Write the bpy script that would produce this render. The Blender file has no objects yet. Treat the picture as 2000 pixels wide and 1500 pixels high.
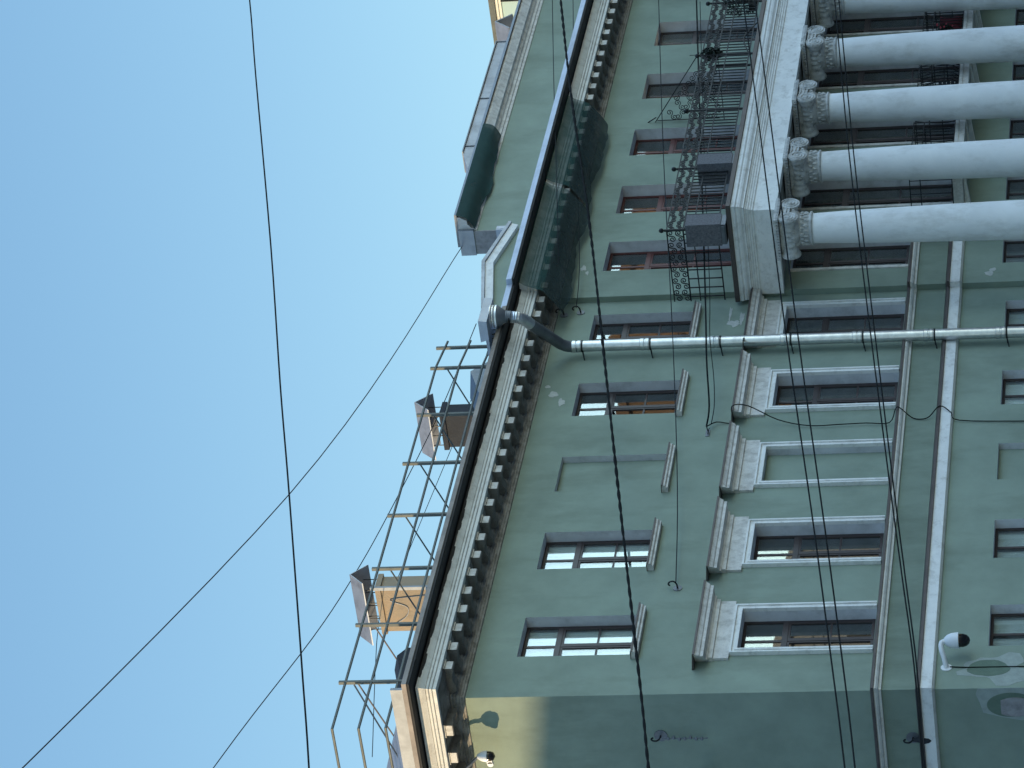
import bpy, math, random
from mathutils import Vector, Matrix
random.seed(7)
R = math.radians
scene = bpy.context.scene
COL = scene.collection

# ------------------------------------------------------------------ camera
YAW, PITCH, ROLL, FPX = 1.0167783770497676, 0.1816929288835866, -0.03407506315704719, 7351.416
cy, sy, cp, sp = math.cos(YAW), math.sin(YAW), math.cos(PITCH), math.sin(PITCH)
FW = Vector((sy*cp, cy*cp, sp)); R0 = Vector((cy, -sy, 0)); U0 = R0.cross(FW)
RV = math.cos(ROLL)*R0 + math.sin(ROLL)*U0
UV = -math.sin(ROLL)*R0 + math.cos(ROLL)*U0
cam = bpy.data.cameras.new('camera'); cam_o = bpy.data.objects.new('camera', cam); COL.objects.link(cam_o)
cam.sensor_fit = 'HORIZONTAL'; cam.sensor_width = 36; cam.lens = FPX/2000*36
cam.clip_start = 0.5; cam.clip_end = 3000
# the phone was held on its side: the picture's left is the world's up, the picture's top is the world's right
X_ax, Y_ax, Z_ax = -UV, RV, -FW
cam_o.matrix_world = Matrix(((X_ax.x, Y_ax.x, Z_ax.x, -52.67986), (X_ax.y, Y_ax.y, Z_ax.y, -39.09197),
                             (X_ax.z, Y_ax.z, Z_ax.z, 1.6), (0, 0, 0, 1)))
scene.camera = cam_o

# ------------------------------------------------------------------ light
SUN_EL, SUN_ROT = R(7.5), R(-35)
world = bpy.data.worlds.new('World'); scene.world = world; world.use_nodes = True
wn = world.node_tree.nodes; wl = world.node_tree.links
sky = wn.new('ShaderNodeTexSky'); sky.sky_type = 'NISHITA'; sky.sun_disc = False
sky.sun_elevation = SUN_EL; sky.sun_rotation = SUN_ROT; sky.altitude = 100
sky.air_density = 1.0; sky.dust_density = 0.3; sky.ozone_density = 2.45
# sky out of view multiplied brighter, an added fill for the shaded facade and window reflections
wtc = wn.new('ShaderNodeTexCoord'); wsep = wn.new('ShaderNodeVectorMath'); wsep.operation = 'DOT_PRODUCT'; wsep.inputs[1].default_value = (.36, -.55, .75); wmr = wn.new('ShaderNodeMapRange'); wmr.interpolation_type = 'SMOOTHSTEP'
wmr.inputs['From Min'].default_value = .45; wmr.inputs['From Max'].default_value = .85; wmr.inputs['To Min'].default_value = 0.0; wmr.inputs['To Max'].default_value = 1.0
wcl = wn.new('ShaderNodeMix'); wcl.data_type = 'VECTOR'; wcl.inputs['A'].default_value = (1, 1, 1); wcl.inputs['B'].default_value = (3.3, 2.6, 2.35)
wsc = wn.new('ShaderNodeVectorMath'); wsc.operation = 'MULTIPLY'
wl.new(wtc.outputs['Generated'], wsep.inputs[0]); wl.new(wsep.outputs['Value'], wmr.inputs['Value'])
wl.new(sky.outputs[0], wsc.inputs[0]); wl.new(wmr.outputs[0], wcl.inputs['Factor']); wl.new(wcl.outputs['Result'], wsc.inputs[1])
wz = wn.new('ShaderNodeSeparateXYZ'); wl.new(wtc.outputs['Generated'], wz.inputs[0])
wh = wn.new('ShaderNodeMapRange'); wh.interpolation_type = 'SMOOTHSTEP'; wh.inputs['From Min'].default_value = .14; wh.inputs['From Max'].default_value = .34
wl.new(wz.outputs['Z'], wh.inputs['Value'])
whm = wn.new('ShaderNodeMix'); whm.data_type = 'VECTOR'; whm.inputs['A'].default_value = (1.10, 1.09, 1.04); whm.inputs['B'].default_value = (.99, 1.015, 1.0); wl.new(wh.outputs[0], whm.inputs['Factor'])
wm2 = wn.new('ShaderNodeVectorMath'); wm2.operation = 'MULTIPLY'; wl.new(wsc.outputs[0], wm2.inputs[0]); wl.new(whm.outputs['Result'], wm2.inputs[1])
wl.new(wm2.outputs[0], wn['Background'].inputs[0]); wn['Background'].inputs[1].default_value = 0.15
sun = bpy.data.lights.new('sun', 'SUN'); sun.energy = 2.7; sun.angle = R(0.53); sun.color = (1.0, 0.75, 0.44)
sun_o = bpy.data.objects.new('sun', sun); COL.objects.link(sun_o)
sd = Vector((math.sin(SUN_ROT)*math.cos(SUN_EL), math.cos(SUN_ROT)*math.cos(SUN_EL), math.sin(SUN_EL)))
sun_o.rotation_euler = (-sd).to_track_quat('-Z', 'Y').to_euler()
scene.view_settings.view_transform = 'Standard'; scene.view_settings.look = 'None'
scene.view_settings.gamma = 1.0; scene.view_settings.exposure = 1.2
scene.cycles.max_bounces = 6; scene.cycles.transparent_max_bounces = 12

# ------------------------------------------------------------------ materials
def mat(name, col, rough=0.8, metal=0.0, var=0.0, vscale=1.5, stain=None, samt=0.0, sscale=0.8, bump=0.0, bscale=40,
        spec=0.5, streak=1.0, sthr=(0.5, 0.75)):
    m = bpy.data.materials.new(name); m.use_nodes = True
    n = m.node_tree.nodes; l = m.node_tree.links; b = n['Principled BSDF']
    b.inputs['Roughness'].default_value = rough; b.inputs['Metallic'].default_value = metal
    b.inputs['Specular IOR Level'].default_value = spec
    c4 = (*col, 1)
    tc = n.new('ShaderNodeTexCoord'); geo = n.new('ShaderNodeNewGeometry')
    pos = geo.outputs['Position']
    out = None
    if var > 0:
        no = n.new('ShaderNodeTexNoise'); no.inputs['Scale'].default_value = vscale; no.inputs['Detail'].default_value = 6
        no.inputs['Roughness'].default_value = 0.62
        l.new(pos, no.inputs['Vector'])
        mr = n.new('ShaderNodeMapRange'); mr.inputs['From Min'].default_value = .3; mr.inputs['From Max'].default_value = .7
        mr.inputs['To Min'].default_value = 1-var; mr.inputs['To Max'].default_value = 1+var
        l.new(no.outputs['Fac'], mr.inputs['Value'])
        mx = n.new('ShaderNodeMix'); mx.data_type = 'RGBA'; mx.blend_type = 'MULTIPLY'; mx.inputs['Factor'].default_value = 1
        mx.inputs['A'].default_value = c4; l.new(mr.outputs[0], mx.inputs['B'])
        out = mx.outputs['Result']
    if stain:
        mp = n.new('ShaderNodeMapping'); mp.inputs['Scale'].default_value = (1, 1, 1/streak); l.new(pos, mp.inputs['Vector'])
        n2 = n.new('ShaderNodeTexNoise'); n2.inputs['Scale'].default_value = sscale; n2.inputs['Detail'].default_value = 8
        n2.inputs['Roughness'].default_value = .68; l.new(mp.outputs[0], n2.inputs['Vector'])
        m2 = n.new('ShaderNodeMapRange'); m2.inputs['From Min'].default_value = sthr[0]; m2.inputs['From Max'].default_value = sthr[1]
        m2.inputs['To Min'].default_value = 0; m2.inputs['To Max'].default_value = samt; l.new(n2.outputs['Fac'], m2.inputs['Value'])
        mx2 = n.new('ShaderNodeMix'); mx2.data_type = 'RGBA'; l.new(m2.outputs[0], mx2.inputs['Factor'])
        if out: l.new(out, mx2.inputs['A'])
        else: mx2.inputs['A'].default_value = c4
        mx2.inputs['B'].default_value = (*stain, 1); out = mx2.outputs['Result']
    if out: l.new(out, b.inputs['Base Color'])
    else: b.inputs['Base Color'].default_value = c4
    if bump > 0:
        n3 = n.new('ShaderNodeTexNoise'); n3.inputs['Scale'].default_value = bscale; n3.inputs['Detail'].default_value = 5
        l.new(pos, n3.inputs['Vector'])
        bp = n.new('ShaderNodeBump'); bp.inputs['Strength'].default_value = bump; bp.inputs['Distance'].default_value = .02
        l.new(n3.outputs['Fac'], bp.inputs['Height']); l.new(bp.outputs[0], b.inputs['Normal'])
    return m

def glass_mat():
    m = bpy.data.materials.new('window glass'); m.use_nodes = True
    n = m.node_tree.nodes; l = m.node_tree.links; n.remove(n['Principled BSDF'])
    # double glazing: reflectance rises towards grazing angles (Schlick), the same from both sides of the pane
    lw = n.new('ShaderNodeLayerWeight'); pw = n.new('ShaderNodeMath'); pw.operation = 'POWER'; pw.inputs[1].default_value = 4
    l.new(lw.outputs['Facing'], pw.inputs[0])
    fr = n.new('ShaderNodeMath'); fr.operation = 'MULTIPLY_ADD'; fr.inputs[1].default_value = .84; fr.inputs[2].default_value = .15; l.new(pw.outputs[0], fr.inputs[0])
    tr = n.new('ShaderNodeBsdfTransparent'); tr.inputs[0].default_value = (.86, .9, .88, 1)
    gl = n.new('ShaderNodeBsdfGlossy'); gl.inputs['Roughness'].default_value = .012; gl.inputs[0].default_value = (.95, .98, 1, 1)
    geo = n.new('ShaderNodeNewGeometry'); no = n.new('ShaderNodeTexNoise'); no.inputs['Scale'].default_value = 1.6
    no.inputs['Detail'].default_value = 1
    l.new(geo.outputs['Position'], no.inputs['Vector'])
    bp = n.new('ShaderNodeBump'); bp.inputs['Strength'].default_value = .06; bp.inputs['Distance'].default_value = .02
    l.new(no.outputs['Fac'], bp.inputs['Height']); l.new(bp.outputs[0], gl.inputs['Normal'])
    mx = n.new('ShaderNodeMixShader'); l.new(fr.outputs[0], mx.inputs[0]); l.new(tr.outputs[0], mx.inputs[1]); l.new(gl.outputs[0], mx.inputs[2])
    l.new(mx.outputs[0], n['Material Output'].inputs[0])
    return m

def net_mat(name, col, opac):
    m = bpy.data.materials.new(name); m.use_nodes = True
    n = m.node_tree.nodes; l = m.node_tree.links; b = n['Principled BSDF']
    b.inputs['Base Color'].default_value = (*col, 1); b.inputs['Roughness'].default_value = .9
    tr = n.new('ShaderNodeBsdfTransparent')
    geo = n.new('ShaderNodeNewGeometry'); no = n.new('ShaderNodeTexNoise'); no.inputs['Scale'].default_value = 3; no.inputs['Detail'].default_value = 5
    l.new(geo.outputs['Position'], no.inputs['Vector'])
    mr = n.new('ShaderNodeMapRange'); mr.inputs['From Min'].default_value = .3; mr.inputs['From Max'].default_value = .7
    mr.inputs['To Min'].default_value = opac-.10; mr.inputs['To Max'].default_value = opac+.10; l.new(no.outputs['Fac'], mr.inputs['Value'])
    mx = n.new('ShaderNodeMixShader'); l.new(mr.outputs[0], mx.inputs[0]); l.new(tr.outputs[0], mx.inputs[1]); l.new(b.outputs[0], mx.inputs[2])
    l.new(mx.outputs[0], n['Material Output'].inputs[0])
    return m

def emit_mat(name, col, s):
    m = bpy.data.materials.new(name); m.use_nodes = True
    n = m.node_tree.nodes; l = m.node_tree.links; b = n['Principled BSDF']
    b.inputs['Base Color'].default_value = (*col, 1)
    geo = n.new('ShaderNodeNewGeometry'); no = n.new('ShaderNodeTexNoise'); no.inputs['Scale'].default_value = 1.3
    l.new(geo.outputs['Position'], no.inputs['Vector'])
    mr = n.new('ShaderNodeMapRange'); mr.inputs['To Min'].default_value = s*.5; mr.inputs['To Max'].default_value = s*1.4
    l.new(no.outputs['Fac'], mr.inputs['Value'])
    b.inputs['Emission Color'].default_value = (*col, 1); l.new(mr.outputs[0], b.inputs['Emission Strength'])
    return m

M = dict(
    green=mat('green stucco', (.25, .308, .25), .9, var=.13, vscale=.9, stain=(.145, .17, .13), samt=.7, sscale=.8, bump=.35, bscale=70, spec=.2, streak=3, sthr=(.52, .8)),
    frieze=mat('stained green stucco', (.225, .28, .225), .9, var=.10, vscale=.7, stain=(.10, .12, .09), samt=.7, sscale=.9, bump=.35, bscale=70, spec=.2, streak=2.5, sthr=(.45, .75)),
    white=mat('white painted plaster', (.76, .76, .73), .8, var=.08, vscale=3, stain=(.34, .32, .28), samt=.5, sscale=5, bump=.25, bscale=40, spec=.25, streak=.8, sthr=(.5, .72)),
    dirty=mat('weathered white plaster', (.64, .62, .58), .85, var=.12, vscale=3, stain=(.16, .14, .11), samt=.6, sscale=7.0, bump=.4, bscale=35, spec=.2, streak=1.3, sthr=(.45, .75)),
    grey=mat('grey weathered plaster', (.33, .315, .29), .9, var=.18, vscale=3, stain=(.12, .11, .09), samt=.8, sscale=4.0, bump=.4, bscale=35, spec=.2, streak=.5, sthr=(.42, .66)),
    shade_grime=mat('grimy bracket plaster with painted shade', (.22, .21, .195), .95, var=.2, vscale=5, stain=(.10, .095, .085), samt=.8, sscale=5, bump=.4, bscale=35, spec=.15, sthr=(.45, .65)),
    capital=mat('carved weathered stone', (.52, .52, .50), .85, var=.15, vscale=6, stain=(.12, .12, .11), samt=.8, sscale=8.0, bump=.3, bscale=45, spec=.2, sthr=(.5, .72)),
    shaft=mat('white column plaster', (.80, .81, .80), .75, var=.07, vscale=1.6, stain=(.42, .41, .37), samt=.65, sscale=2.1, bump=.2, bscale=30, spec=.25, streak=2.2, sthr=(.5, .74)),
    reveal=mat('pale grey reveal plaster', (.60, .61, .63), .85, var=.12, vscale=2.5, stain=(.25, .25, .25), samt=.6, sscale=2.2, bump=.2, bscale=40, spec=.2),
    brown=mat('dark brown frame paint', (.040, .028, .028), .45, var=.15, vscale=6),
    redbrown=mat('red brown frame paint', (.11, .030, .026), .5, var=.2, vscale=6, stain=(.05, .03, .03), samt=.6, sscale=5),
    flash=mat('brown sheet metal flashing', (.085, .07, .065), .5, .3, var=.25, vscale=3),
    dark=mat('soot black and painted eave shade', (.035, .034, .033), .9, var=.3, vscale=4),
    iron=mat('black wrought iron', (.012, .014, .016), .55, .3, var=.2, vscale=10),
    railgreen=mat('green grey railing paint', (.085, .095, .085), .6, .2, var=.25, vscale=5),
    galv=mat('galvanised steel', (.62, .64, .66), .34, .85, var=.14, vscale=5, stain=(.40, .41, .42), samt=.6, sscale=7, bump=.05, bscale=14),
    galvdark=mat('dull galvanised steel', (.16, .175, .195), .5, .55, var=.2, vscale=4),
    tin=mat('grey roofing sheet', (.30, .32, .35), .5, .45, var=.16, vscale=2.5, stain=(.16, .16, .17), samt=.7, sscale=3, sthr=(.5, .7)),
    tinpale=mat('pale roofing sheet', (.42, .45, .50), .5, .3, var=.14, vscale=3),
    eave=mat('tarnished eave sheet', (.21, .18, .155), .6, .25, var=.35, vscale=2.2),
    ochre=mat('ochre chimney render', (.30, .235, .16), .9, var=.14, vscale=3, stain=(.33, .20, .11), samt=.6, sscale=3, bump=.4, bscale=25),
    dark_patchy=mat('dark chimney render with painted sun and shade', (.020, .024, .031), .9, var=.25, vscale=2.5, stain=(.30, .21, .12), samt=1., sscale=2.6, bump=.5, bscale=18, sthr=(.66, .71)),  # far chimney's shade and sunny spots are put into the colour
    granite=mat('speckled grey stone', (.125, .125, .135), .8, var=.45, vscale=26, bump=.3, bscale=60),
    netg=net_mat('green debris netting', (.016, .07, .064), .64),
    netd=net_mat('green debris netting with painted shade', (.022, .048, .052), .80),  # hanging part in a darker tone: shade of the recess put into the colour
    neta=net_mat('dense green netting', (.008, .045, .042), .93),
    cable=mat('black cable rubber', (.008, .010, .011), .9, spec=.15),
    thinwire=mat('dark steel wire', (.02, .024, .028), .8, spec=.2),
    white_plastic=mat('white plastic', (.72, .74, .76), .4, var=.04, vscale=8),
    black_plastic=mat('black dome plastic', (.008, .008, .009), .15),
    interior=mat('dim room interior', (.055, .055, .05), .95, var=.4, vscale=1.5),
    curtain=mat('white net curtain', (.80, .81, .80), .95, var=.12, vscale=5),
    curtain_g=mat('grey curtain', (.20, .21, .22), .95, var=.15, vscale=4),
    glow=emit_mat('lamp lit blind', (1.0, .68, .32), .8),
    peel=mat('bare pale plaster', (.46, .48, .45), .95, var=.15, vscale=8, bump=.4, bscale=30),
    peelgrey=mat('grey patching plaster', (.31, .355, .325), .95, var=.12, vscale=6, bump=.3, bscale=30),
    moss=mat('faded green scar', (.13, .185, .14), .95, var=.12, vscale=5, bump=.3, bscale=40),
    concrete=mat('bare grey concrete', (.30, .29, .29), .95, var=.2, vscale=5, stain=(.10, .09, .085), samt=.7, sscale=6, bump=.4, bscale=30),
    teal=mat('pale blue green render', (.42, .56, .54), .9, var=.06, vscale=.6, bump=.2, bscale=30),
    cream=mat('cream plaster', (.74, .72, .64), .9, var=.10, vscale=1.5, bump=.2, bscale=20),
    leaf=mat('dark hanging foliage', (.012, .022, .014), .8, var=.3, vscale=20),
    petal=mat('pink petals', (.45, .06, .08), .7, var=.2, vscale=20),
    redcloth=mat('dark red cloth', (.10, .008, .016), .9, var=.3, vscale=9),
    bluecloth=mat('dark blue cloth', (.02, .03, .06), .9, var=.3, vscale=9),
    asphalt=mat('asphalt', (.11, .11, .11), .9, var=.2, vscale=1, bump=.3, bscale=30),
    paving=mat('grey paving', (.30, .295, .28), .9, var=.15, vscale=1.2, bump=.2, bscale=20),
    earth=mat('pale city ground', (.25, .25, .235), .95, var=.2, vscale=.05),
    brickw=mat('orange ochre facade', (.17, .105, .065), .9, var=.12, vscale=.2),
    greyw=mat('dark grey facade', (.24, .25, .26), .9, var=.2, vscale=.2),
)
GLASS = glass_mat()

# ------------------------------------------------------------------ mesh helpers
class MB:
    def __init__(s): s.v = []; s.f = []
    def box(s, x0, x1, y0, y1, z0, z1):
        n = len(s.v)
        s.v += [(x0,y0,z0),(x1,y0,z0),(x1,y1,z0),(x0,y1,z0),(x0,y0,z1),(x1,y0,z1),(x1,y1,z1),(x0,y1,z1)]
        s.f += [[n+i for i in q] for q in ((0,3,2,1),(4,5,6,7),(0,1,5,4),(1,2,6,5),(2,3,7,6),(3,0,4,7))]
        return s
    def quad(s, a, b, c, d):
        n = len(s.v); s.v += [a, b, c, d]; s.f.append([n, n+1, n+2, n+3]); return s
    def poly(s, pts):
        n = len(s.v); s.v += list(pts); s.f.append(list(range(n, n+len(pts)))); return s
    def prism(s, pts, off):
        n = len(s.v); k = len(pts); o = Vector(off)
        s.v += [tuple(p) for p in pts] + [tuple(Vector(p)+o) for p in pts]
        s.f.append([n+i for i in range(k)][::-1]); s.f.append([n+k+i for i in range(k)])
        for i in range(k):
            j = (i+1) % k; s.f.append([n+i, n+j, n+k+j, n+k+i])
        return s
    def tube(s, pts, r, k=6, cap=True):
        pts = [Vector(p) for p in pts]; rs = r if isinstance(r, (list, tuple)) else [r]*len(pts)
        n0 = len(s.v); up = None
        for i, p in enumerate(pts):
            a = pts[max(i-1, 0)]; b = pts[min(i+1, len(pts)-1)]; t = (b-a)
            if t.length < 1e-9: t = Vector((0, 0, 1))
            t.normalize()
            if up is None: up = Vector((0, 0, 1)) if abs(t.z) < .9 else Vector((1, 0, 0))
            n = t.cross(up)
            if n.length < 1e-6: n = t.orthogonal()
            n.normalize(); up = n.cross(t); bvec = up
            for j in range(k):
                an = 2*math.pi*j/k + math.pi/k
                q = p + rs[i]*(math.cos(an)*n + math.sin(an)*bvec); s.v.append(tuple(q))
        for i in range(len(pts)-1):
            for j in range(k):
                a = n0+i*k+j; b = n0+i*k+(j+1) % k; s.f.append([a, b, b+k, a+k])
        if cap:
            s.f.append([n0+j for j in range(k)][::-1]); e = n0+(len(pts)-1)*k; s.f.append([e+j for j in range(k)])
        return s
    def lathe(s, prof, o=(0,0,0), ax='z', k=24):
        n0 = len(s.v)
        for r, h in prof:
            for j in range(k):
                a = 2*math.pi*j/k; c, d = r*math.cos(a), r*math.sin(a)
                p = (c, d, h) if ax == 'z' else ((c, h, d) if ax == 'y' else (h, c, d))
                s.v.append((p[0]+o[0], p[1]+o[1], p[2]+o[2]))
        for i in range(len(prof)-1):
            for j in range(k):
                a = n0+i*k+j; b = n0+i*k+(j+1) % k; s.f.append([a, b, b+k, a+k])
        s.f.append([n0+j for j in range(k)][::-1]); e = n0+(len(prof)-1)*k; s.f.append([e+j for j in range(k)])
        return s
    def sweep(s, prof, path, cap=True):
        # prof: (p, z) outward offset & height ; path(p) -> list of plan points at outward offset p
        n0 = len(s.v); k = len(prof); m = len(path(0))
        P = [path(p) for p, z in prof]
        for i in range(m):
            for j, (p, z) in enumerate(prof): s.v.append((P[j][i][0], P[j][i][1], z))
        for i in range(m-1):
            for j in range(k-1):
                a = n0+i*k+j; s.f.append([a, a+1, a+k+1, a+k])
        if cap:
            s.f.append([n0+j for j in range(k)]); s.f.append([n0+(m-1)*k+j for j in range(k)][::-1])
        return s
    def build(s, name, m, parent=None, smooth=None, loc=None):
        me = bpy.data.meshes.new(name); me.from_pydata(s.v, [], s.f); me.validate(); me.update()
        me.materials.append(M[m] if isinstance(m, str) else m)
        if smooth is not None:
            me.shade_smooth()
            me.set_sharp_from_angle(angle=R(smooth))
        o = bpy.data.objects.new(name, me); COL.objects.link(o)
        if parent: o.parent = parent
        if loc: o.location = loc
        return o

def tag(o, label=None, cat=None, group=None, kind=None):
    if label: o['label'] = label
    if cat: o['category'] = cat
    if group: o['group'] = group
    if kind: o['kind'] = kind
    return o
def thing(name, label, cat, loc=(0, 0, 0), group=None):
    o = bpy.data.objects.new(name, None); COL.objects.link(o); o.location = loc; o.empty_display_size = .3
    return tag(o, label, cat, group)
def copy_tree(o, parent=None, off=None):
    c = o.copy(); COL.objects.link(c)
    if parent is not None: c.parent = parent
    if off is not None: c.location = Vector(o.location) + Vector(off)
    for ch in [x for x in bpy.data.objects if x.parent == o]: copy_tree(ch, c)
    return c
def smooth_pts(pts, n=6):
    pts = [Vector(p) for p in pts]; out = []
    for i in range(len(pts)-1):
        p0, p1, p2, p3 = pts[max(i-1,0)], pts[i], pts[i+1], pts[min(i+2, len(pts)-1)]
        for q in range(n):
            t = q/n
            out.append(.5*((2*p1)+(p2-p0)*t+(2*p0-5*p1+4*p2-p3)*t*t+(3*p1-p0-3*p2+p3)*t**3))
    out.append(pts[-1]); return out

# ------------------------------------------------------------------ setting
g = MB(); g.quad((-1500,-1500,-.02),(1500,-1500,-.02),(1500,1500,-.02),(-1500,1500,-.02)); tag(g.build('ground', 'earth'), kind='structure')
g = MB(); g.box(-90, 160, -32, -6, -.5, -.012); tag(g.build('road', 'asphalt'), kind='structure')
g = MB(); g.box(-3, 160, -6, 0, -.4, .12); g.box(-3, 0, 0, 40, -.4, .12); tag(g.build('pavement', 'paving'), kind='structure')

# ------------------------------------------------------------------ the green apartment building
B = thing('apartment_building', 'long green plastered apartment building with white columns and bracketed cornice', 'building')
XJ, YR, XE = 13.6, -.13, 34.0          # jog between left wing and projecting middle, its plane, far end
YB = 16.0                              # depth of the side wall
def path_all(p): return [(-p, YB), (-p, -p), (XJ-p, -p), (XJ-p, YR-p), (XE, YR-p)]
def path_left(xend):
    return lambda p: [(-p, YB), (-p, -p), (XJ-p, -p), (XJ-p, YR-p), (xend, YR-p)]

W4L = [1.21, 3.95, 6.55, 9.23, 11.88]; W3L = [1.24, 3.97, 6.60, 9.25, 11.86]; W2L = [1.24, 3.95, 6.53, 9.15, 11.82]
W4R = [14.66, 17.1, 19.69, 22.36, 24.99, 27.57]; W3R = [14.41, 16.95, 19.70, 22.45, 25.08]; W2R = [14.36, 16.99, 19.68, 22.33, 25.1]
WW = 1.21
def wall_grid(mb, u0, u1, z0, z1, holes, f):
    us = sorted({u0, u1, *[h[0] for h in holes], *[h[1] for h in holes]}); zs = sorted({z0, z1, *[h[2] for h in holes], *[h[3] for h in holes]})
    for i in range(len(us)-1):
        for j in range(len(zs)-1):
            uc, zc = (us[i]+us[i+1])/2, (zs[j]+zs[j+1])/2
            if any(h[0] < uc < h[1] and h[2] < zc < h[3] for h in holes): continue
            mb.quad(f(us[i], zs[j]), f(us[i+1], zs[j]), f(us[i+1], zs[j+1]), f(us[i], zs[j+1]))
Z4, Z4D, Z3, Z3D, Z2 = (11.8, 13.88), (11.06, 13.88), (7.49, 9.90), (6.66, 9.93), (3.35, 5.47)
hl = [(x, x+WW, *Z4) for x in W4L] + [(x, x+WW-.01, *Z3) for x in W3L] + [(x, x+1.24, *Z2) for x in W2L]
hr = [(x, x+WW, *Z4D) for x in W4R] + [(W3R[0], W3R[0]+WW, Z3[0], 9.93)] + [(x, x+WW, *Z3D) for x in W3R[1:]] + [(x, x+WW, Z2[0], 5.57) for x in W2R]
hs = [(2.3, 3.5, *Z3)]
w = MB()
wall_grid(w, 0, XJ, 0, 15.1, hl, lambda u, z: (u, 0, z))
wall_grid(w, XJ, XE, 0, 15.1, hr, lambda u, z: (u, YR, z))
wall_grid(w, 0, YB, 0, 15.1, hs, lambda u, z: (0, u, z))
w.quad((XJ, 0, 0), (XJ, YR, 0), (XJ, YR, 15.1), (XJ, 0, 15.1))
w.quad((0, YB, 0), (XE, YB, 0), (XE, YB, 15.1), (0, YB, 15.1)); w.quad((XE, YR, 0), (XE, YB, 0), (XE, YB, 15.1), (XE, YR, 15.1))
w.build('wall', 'green', B)

# stained frieze between the two courses, a thin plaster sheet proud of the wall
f = MB(); f.sweep([(0, 7.29), (.012, 7.29), (.012, 6.62), (0, 6.62)], path_left(15.6)); f.build('frieze', 'frieze', B)
# sill course and belt course
c = MB(); c.sweep([(0, 7.40), (.17, 7.40), (.17, 7.37), (.13, 7.335), (.075, 7.325), (.06, 7.285), (0, 7.28)], path_left(15.6)); sc = c.build('sill_course', 'white', B)
c = MB(); c.sweep([(0, 7.475), (.10, 7.47), (.205, 7.445), (.205, 7.402), (.19, 7.402), (.19, 7.42), (0, 7.425)], path_left(15.6)); c.build('flashing', 'flash', sc)
c = MB(); c.sweep([(0, 6.60), (.115, 6.60), (.115, 6.40), (.05, 6.365), (0, 6.36)], path_left(15.6)); bc = c.build('belt_course', 'white', B)
c = MB(); c.sweep([(0, 6.70), (.06, 6.69), (.15, 6.655), (.15, 6.605), (0, 6.605)], path_left(15.6)); c.build('flashing', 'flash', bc)

# main cornice
c = MB()
c.sweep([(0, 15.275), (.925, 15.27), (.895, 15.21), (.845, 15.14), (.838, 15.128), (.815, 15.128), (.815, 15.116), (.828, 15.116), (.824, 15.085),
         (.816, 15.078), (.788, 15.078), (.788, 15.066), (.803, 15.066), (.798, 15.03), (.79, 15.022), (.760, 15.022), (.760, 15.010), (.775, 15.010), (.768, 14.955), (.70, 14.955), (.70, 14.97), (0, 14.97)], path_all)
CO = c.build('cornice', 'white', B)
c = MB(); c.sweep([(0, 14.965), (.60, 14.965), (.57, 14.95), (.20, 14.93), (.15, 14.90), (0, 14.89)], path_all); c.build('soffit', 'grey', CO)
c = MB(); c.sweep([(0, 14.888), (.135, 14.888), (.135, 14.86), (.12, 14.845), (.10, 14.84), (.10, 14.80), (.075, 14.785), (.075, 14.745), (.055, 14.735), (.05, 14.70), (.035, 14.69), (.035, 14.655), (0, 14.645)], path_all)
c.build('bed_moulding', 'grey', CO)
# sheet metal eave: drip edge and upstand; underside black is shade put into the colour
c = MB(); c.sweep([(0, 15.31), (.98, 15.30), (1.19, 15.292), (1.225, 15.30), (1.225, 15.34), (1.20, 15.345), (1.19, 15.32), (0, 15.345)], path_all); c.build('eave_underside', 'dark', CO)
c = MB(); c.sweep([(.5, 15.345), (1.235, 15.337), (1.245, 15.345), (1.235, 15.43), (1.12, 15.455), (.5, 15.46)], lambda p: [(-p, YB), (-p, -p), (11.5, -p)]); c.build('eave_sheet', 'eave', CO)
c = MB(); c.sweep([(.5, 15.345), (1.235, 15.337), (1.245, 15.345), (1.20, 15.47), (.9, 15.52), (.5, 15.53)], lambda p: [(11.5, -p), (XJ-p, -p), (XJ-p, YR-p), (XE, YR-p)]); c.build('eave_sheet', 'tinpale', CO)
# ragged soot edge along the top of the corona
rg = random.Random(3); c = MB(); x = -.6
while x < 12.6:
    n = rg.uniform(.15, .5); d = rg.choice([.0, .0, .012, .025, .008]); d2 = d*rg.uniform(.5, 1.2)
    c.prism([(x, -.935, 15.27), (x+n, -.935, 15.27), (x+n, -.912, 15.24-d2), (x+n*.5, -.908, 15.235-d), (x, -.912, 15.24-d*.6)], (0, .04, 0)); x += n
c.build('soot_crust', 'dark', CO)

# modillions (scrolled brackets), each its own piece
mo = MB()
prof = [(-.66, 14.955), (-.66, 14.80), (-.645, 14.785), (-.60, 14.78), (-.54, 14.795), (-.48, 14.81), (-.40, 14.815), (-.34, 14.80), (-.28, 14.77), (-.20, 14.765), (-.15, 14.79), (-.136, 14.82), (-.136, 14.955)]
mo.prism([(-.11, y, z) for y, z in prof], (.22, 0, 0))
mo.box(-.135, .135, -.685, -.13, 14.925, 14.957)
m0 = mo.build('modillion', 'shade_grime', CO); m0.location = (.09, 0, 0)
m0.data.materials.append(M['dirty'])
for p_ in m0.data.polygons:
    if p_.normal.y < -.9: p_.material_index = 1  # only front faces stay pale; the darker sides have shade painted into the colour
def modil(x, y, rz):
    o = m0.copy(); COL.objects.link(o); o.parent = CO; o.location = (x, y, 0); o.rotation_euler = (0, 0, rz); return o
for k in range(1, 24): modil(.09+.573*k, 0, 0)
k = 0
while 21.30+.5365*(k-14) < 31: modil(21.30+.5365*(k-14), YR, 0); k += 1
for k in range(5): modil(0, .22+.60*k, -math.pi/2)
# soffit panels between the modillions: sloping grey blocks on the bed
# side wall of the cornice keeps the same profile round the corner

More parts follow.
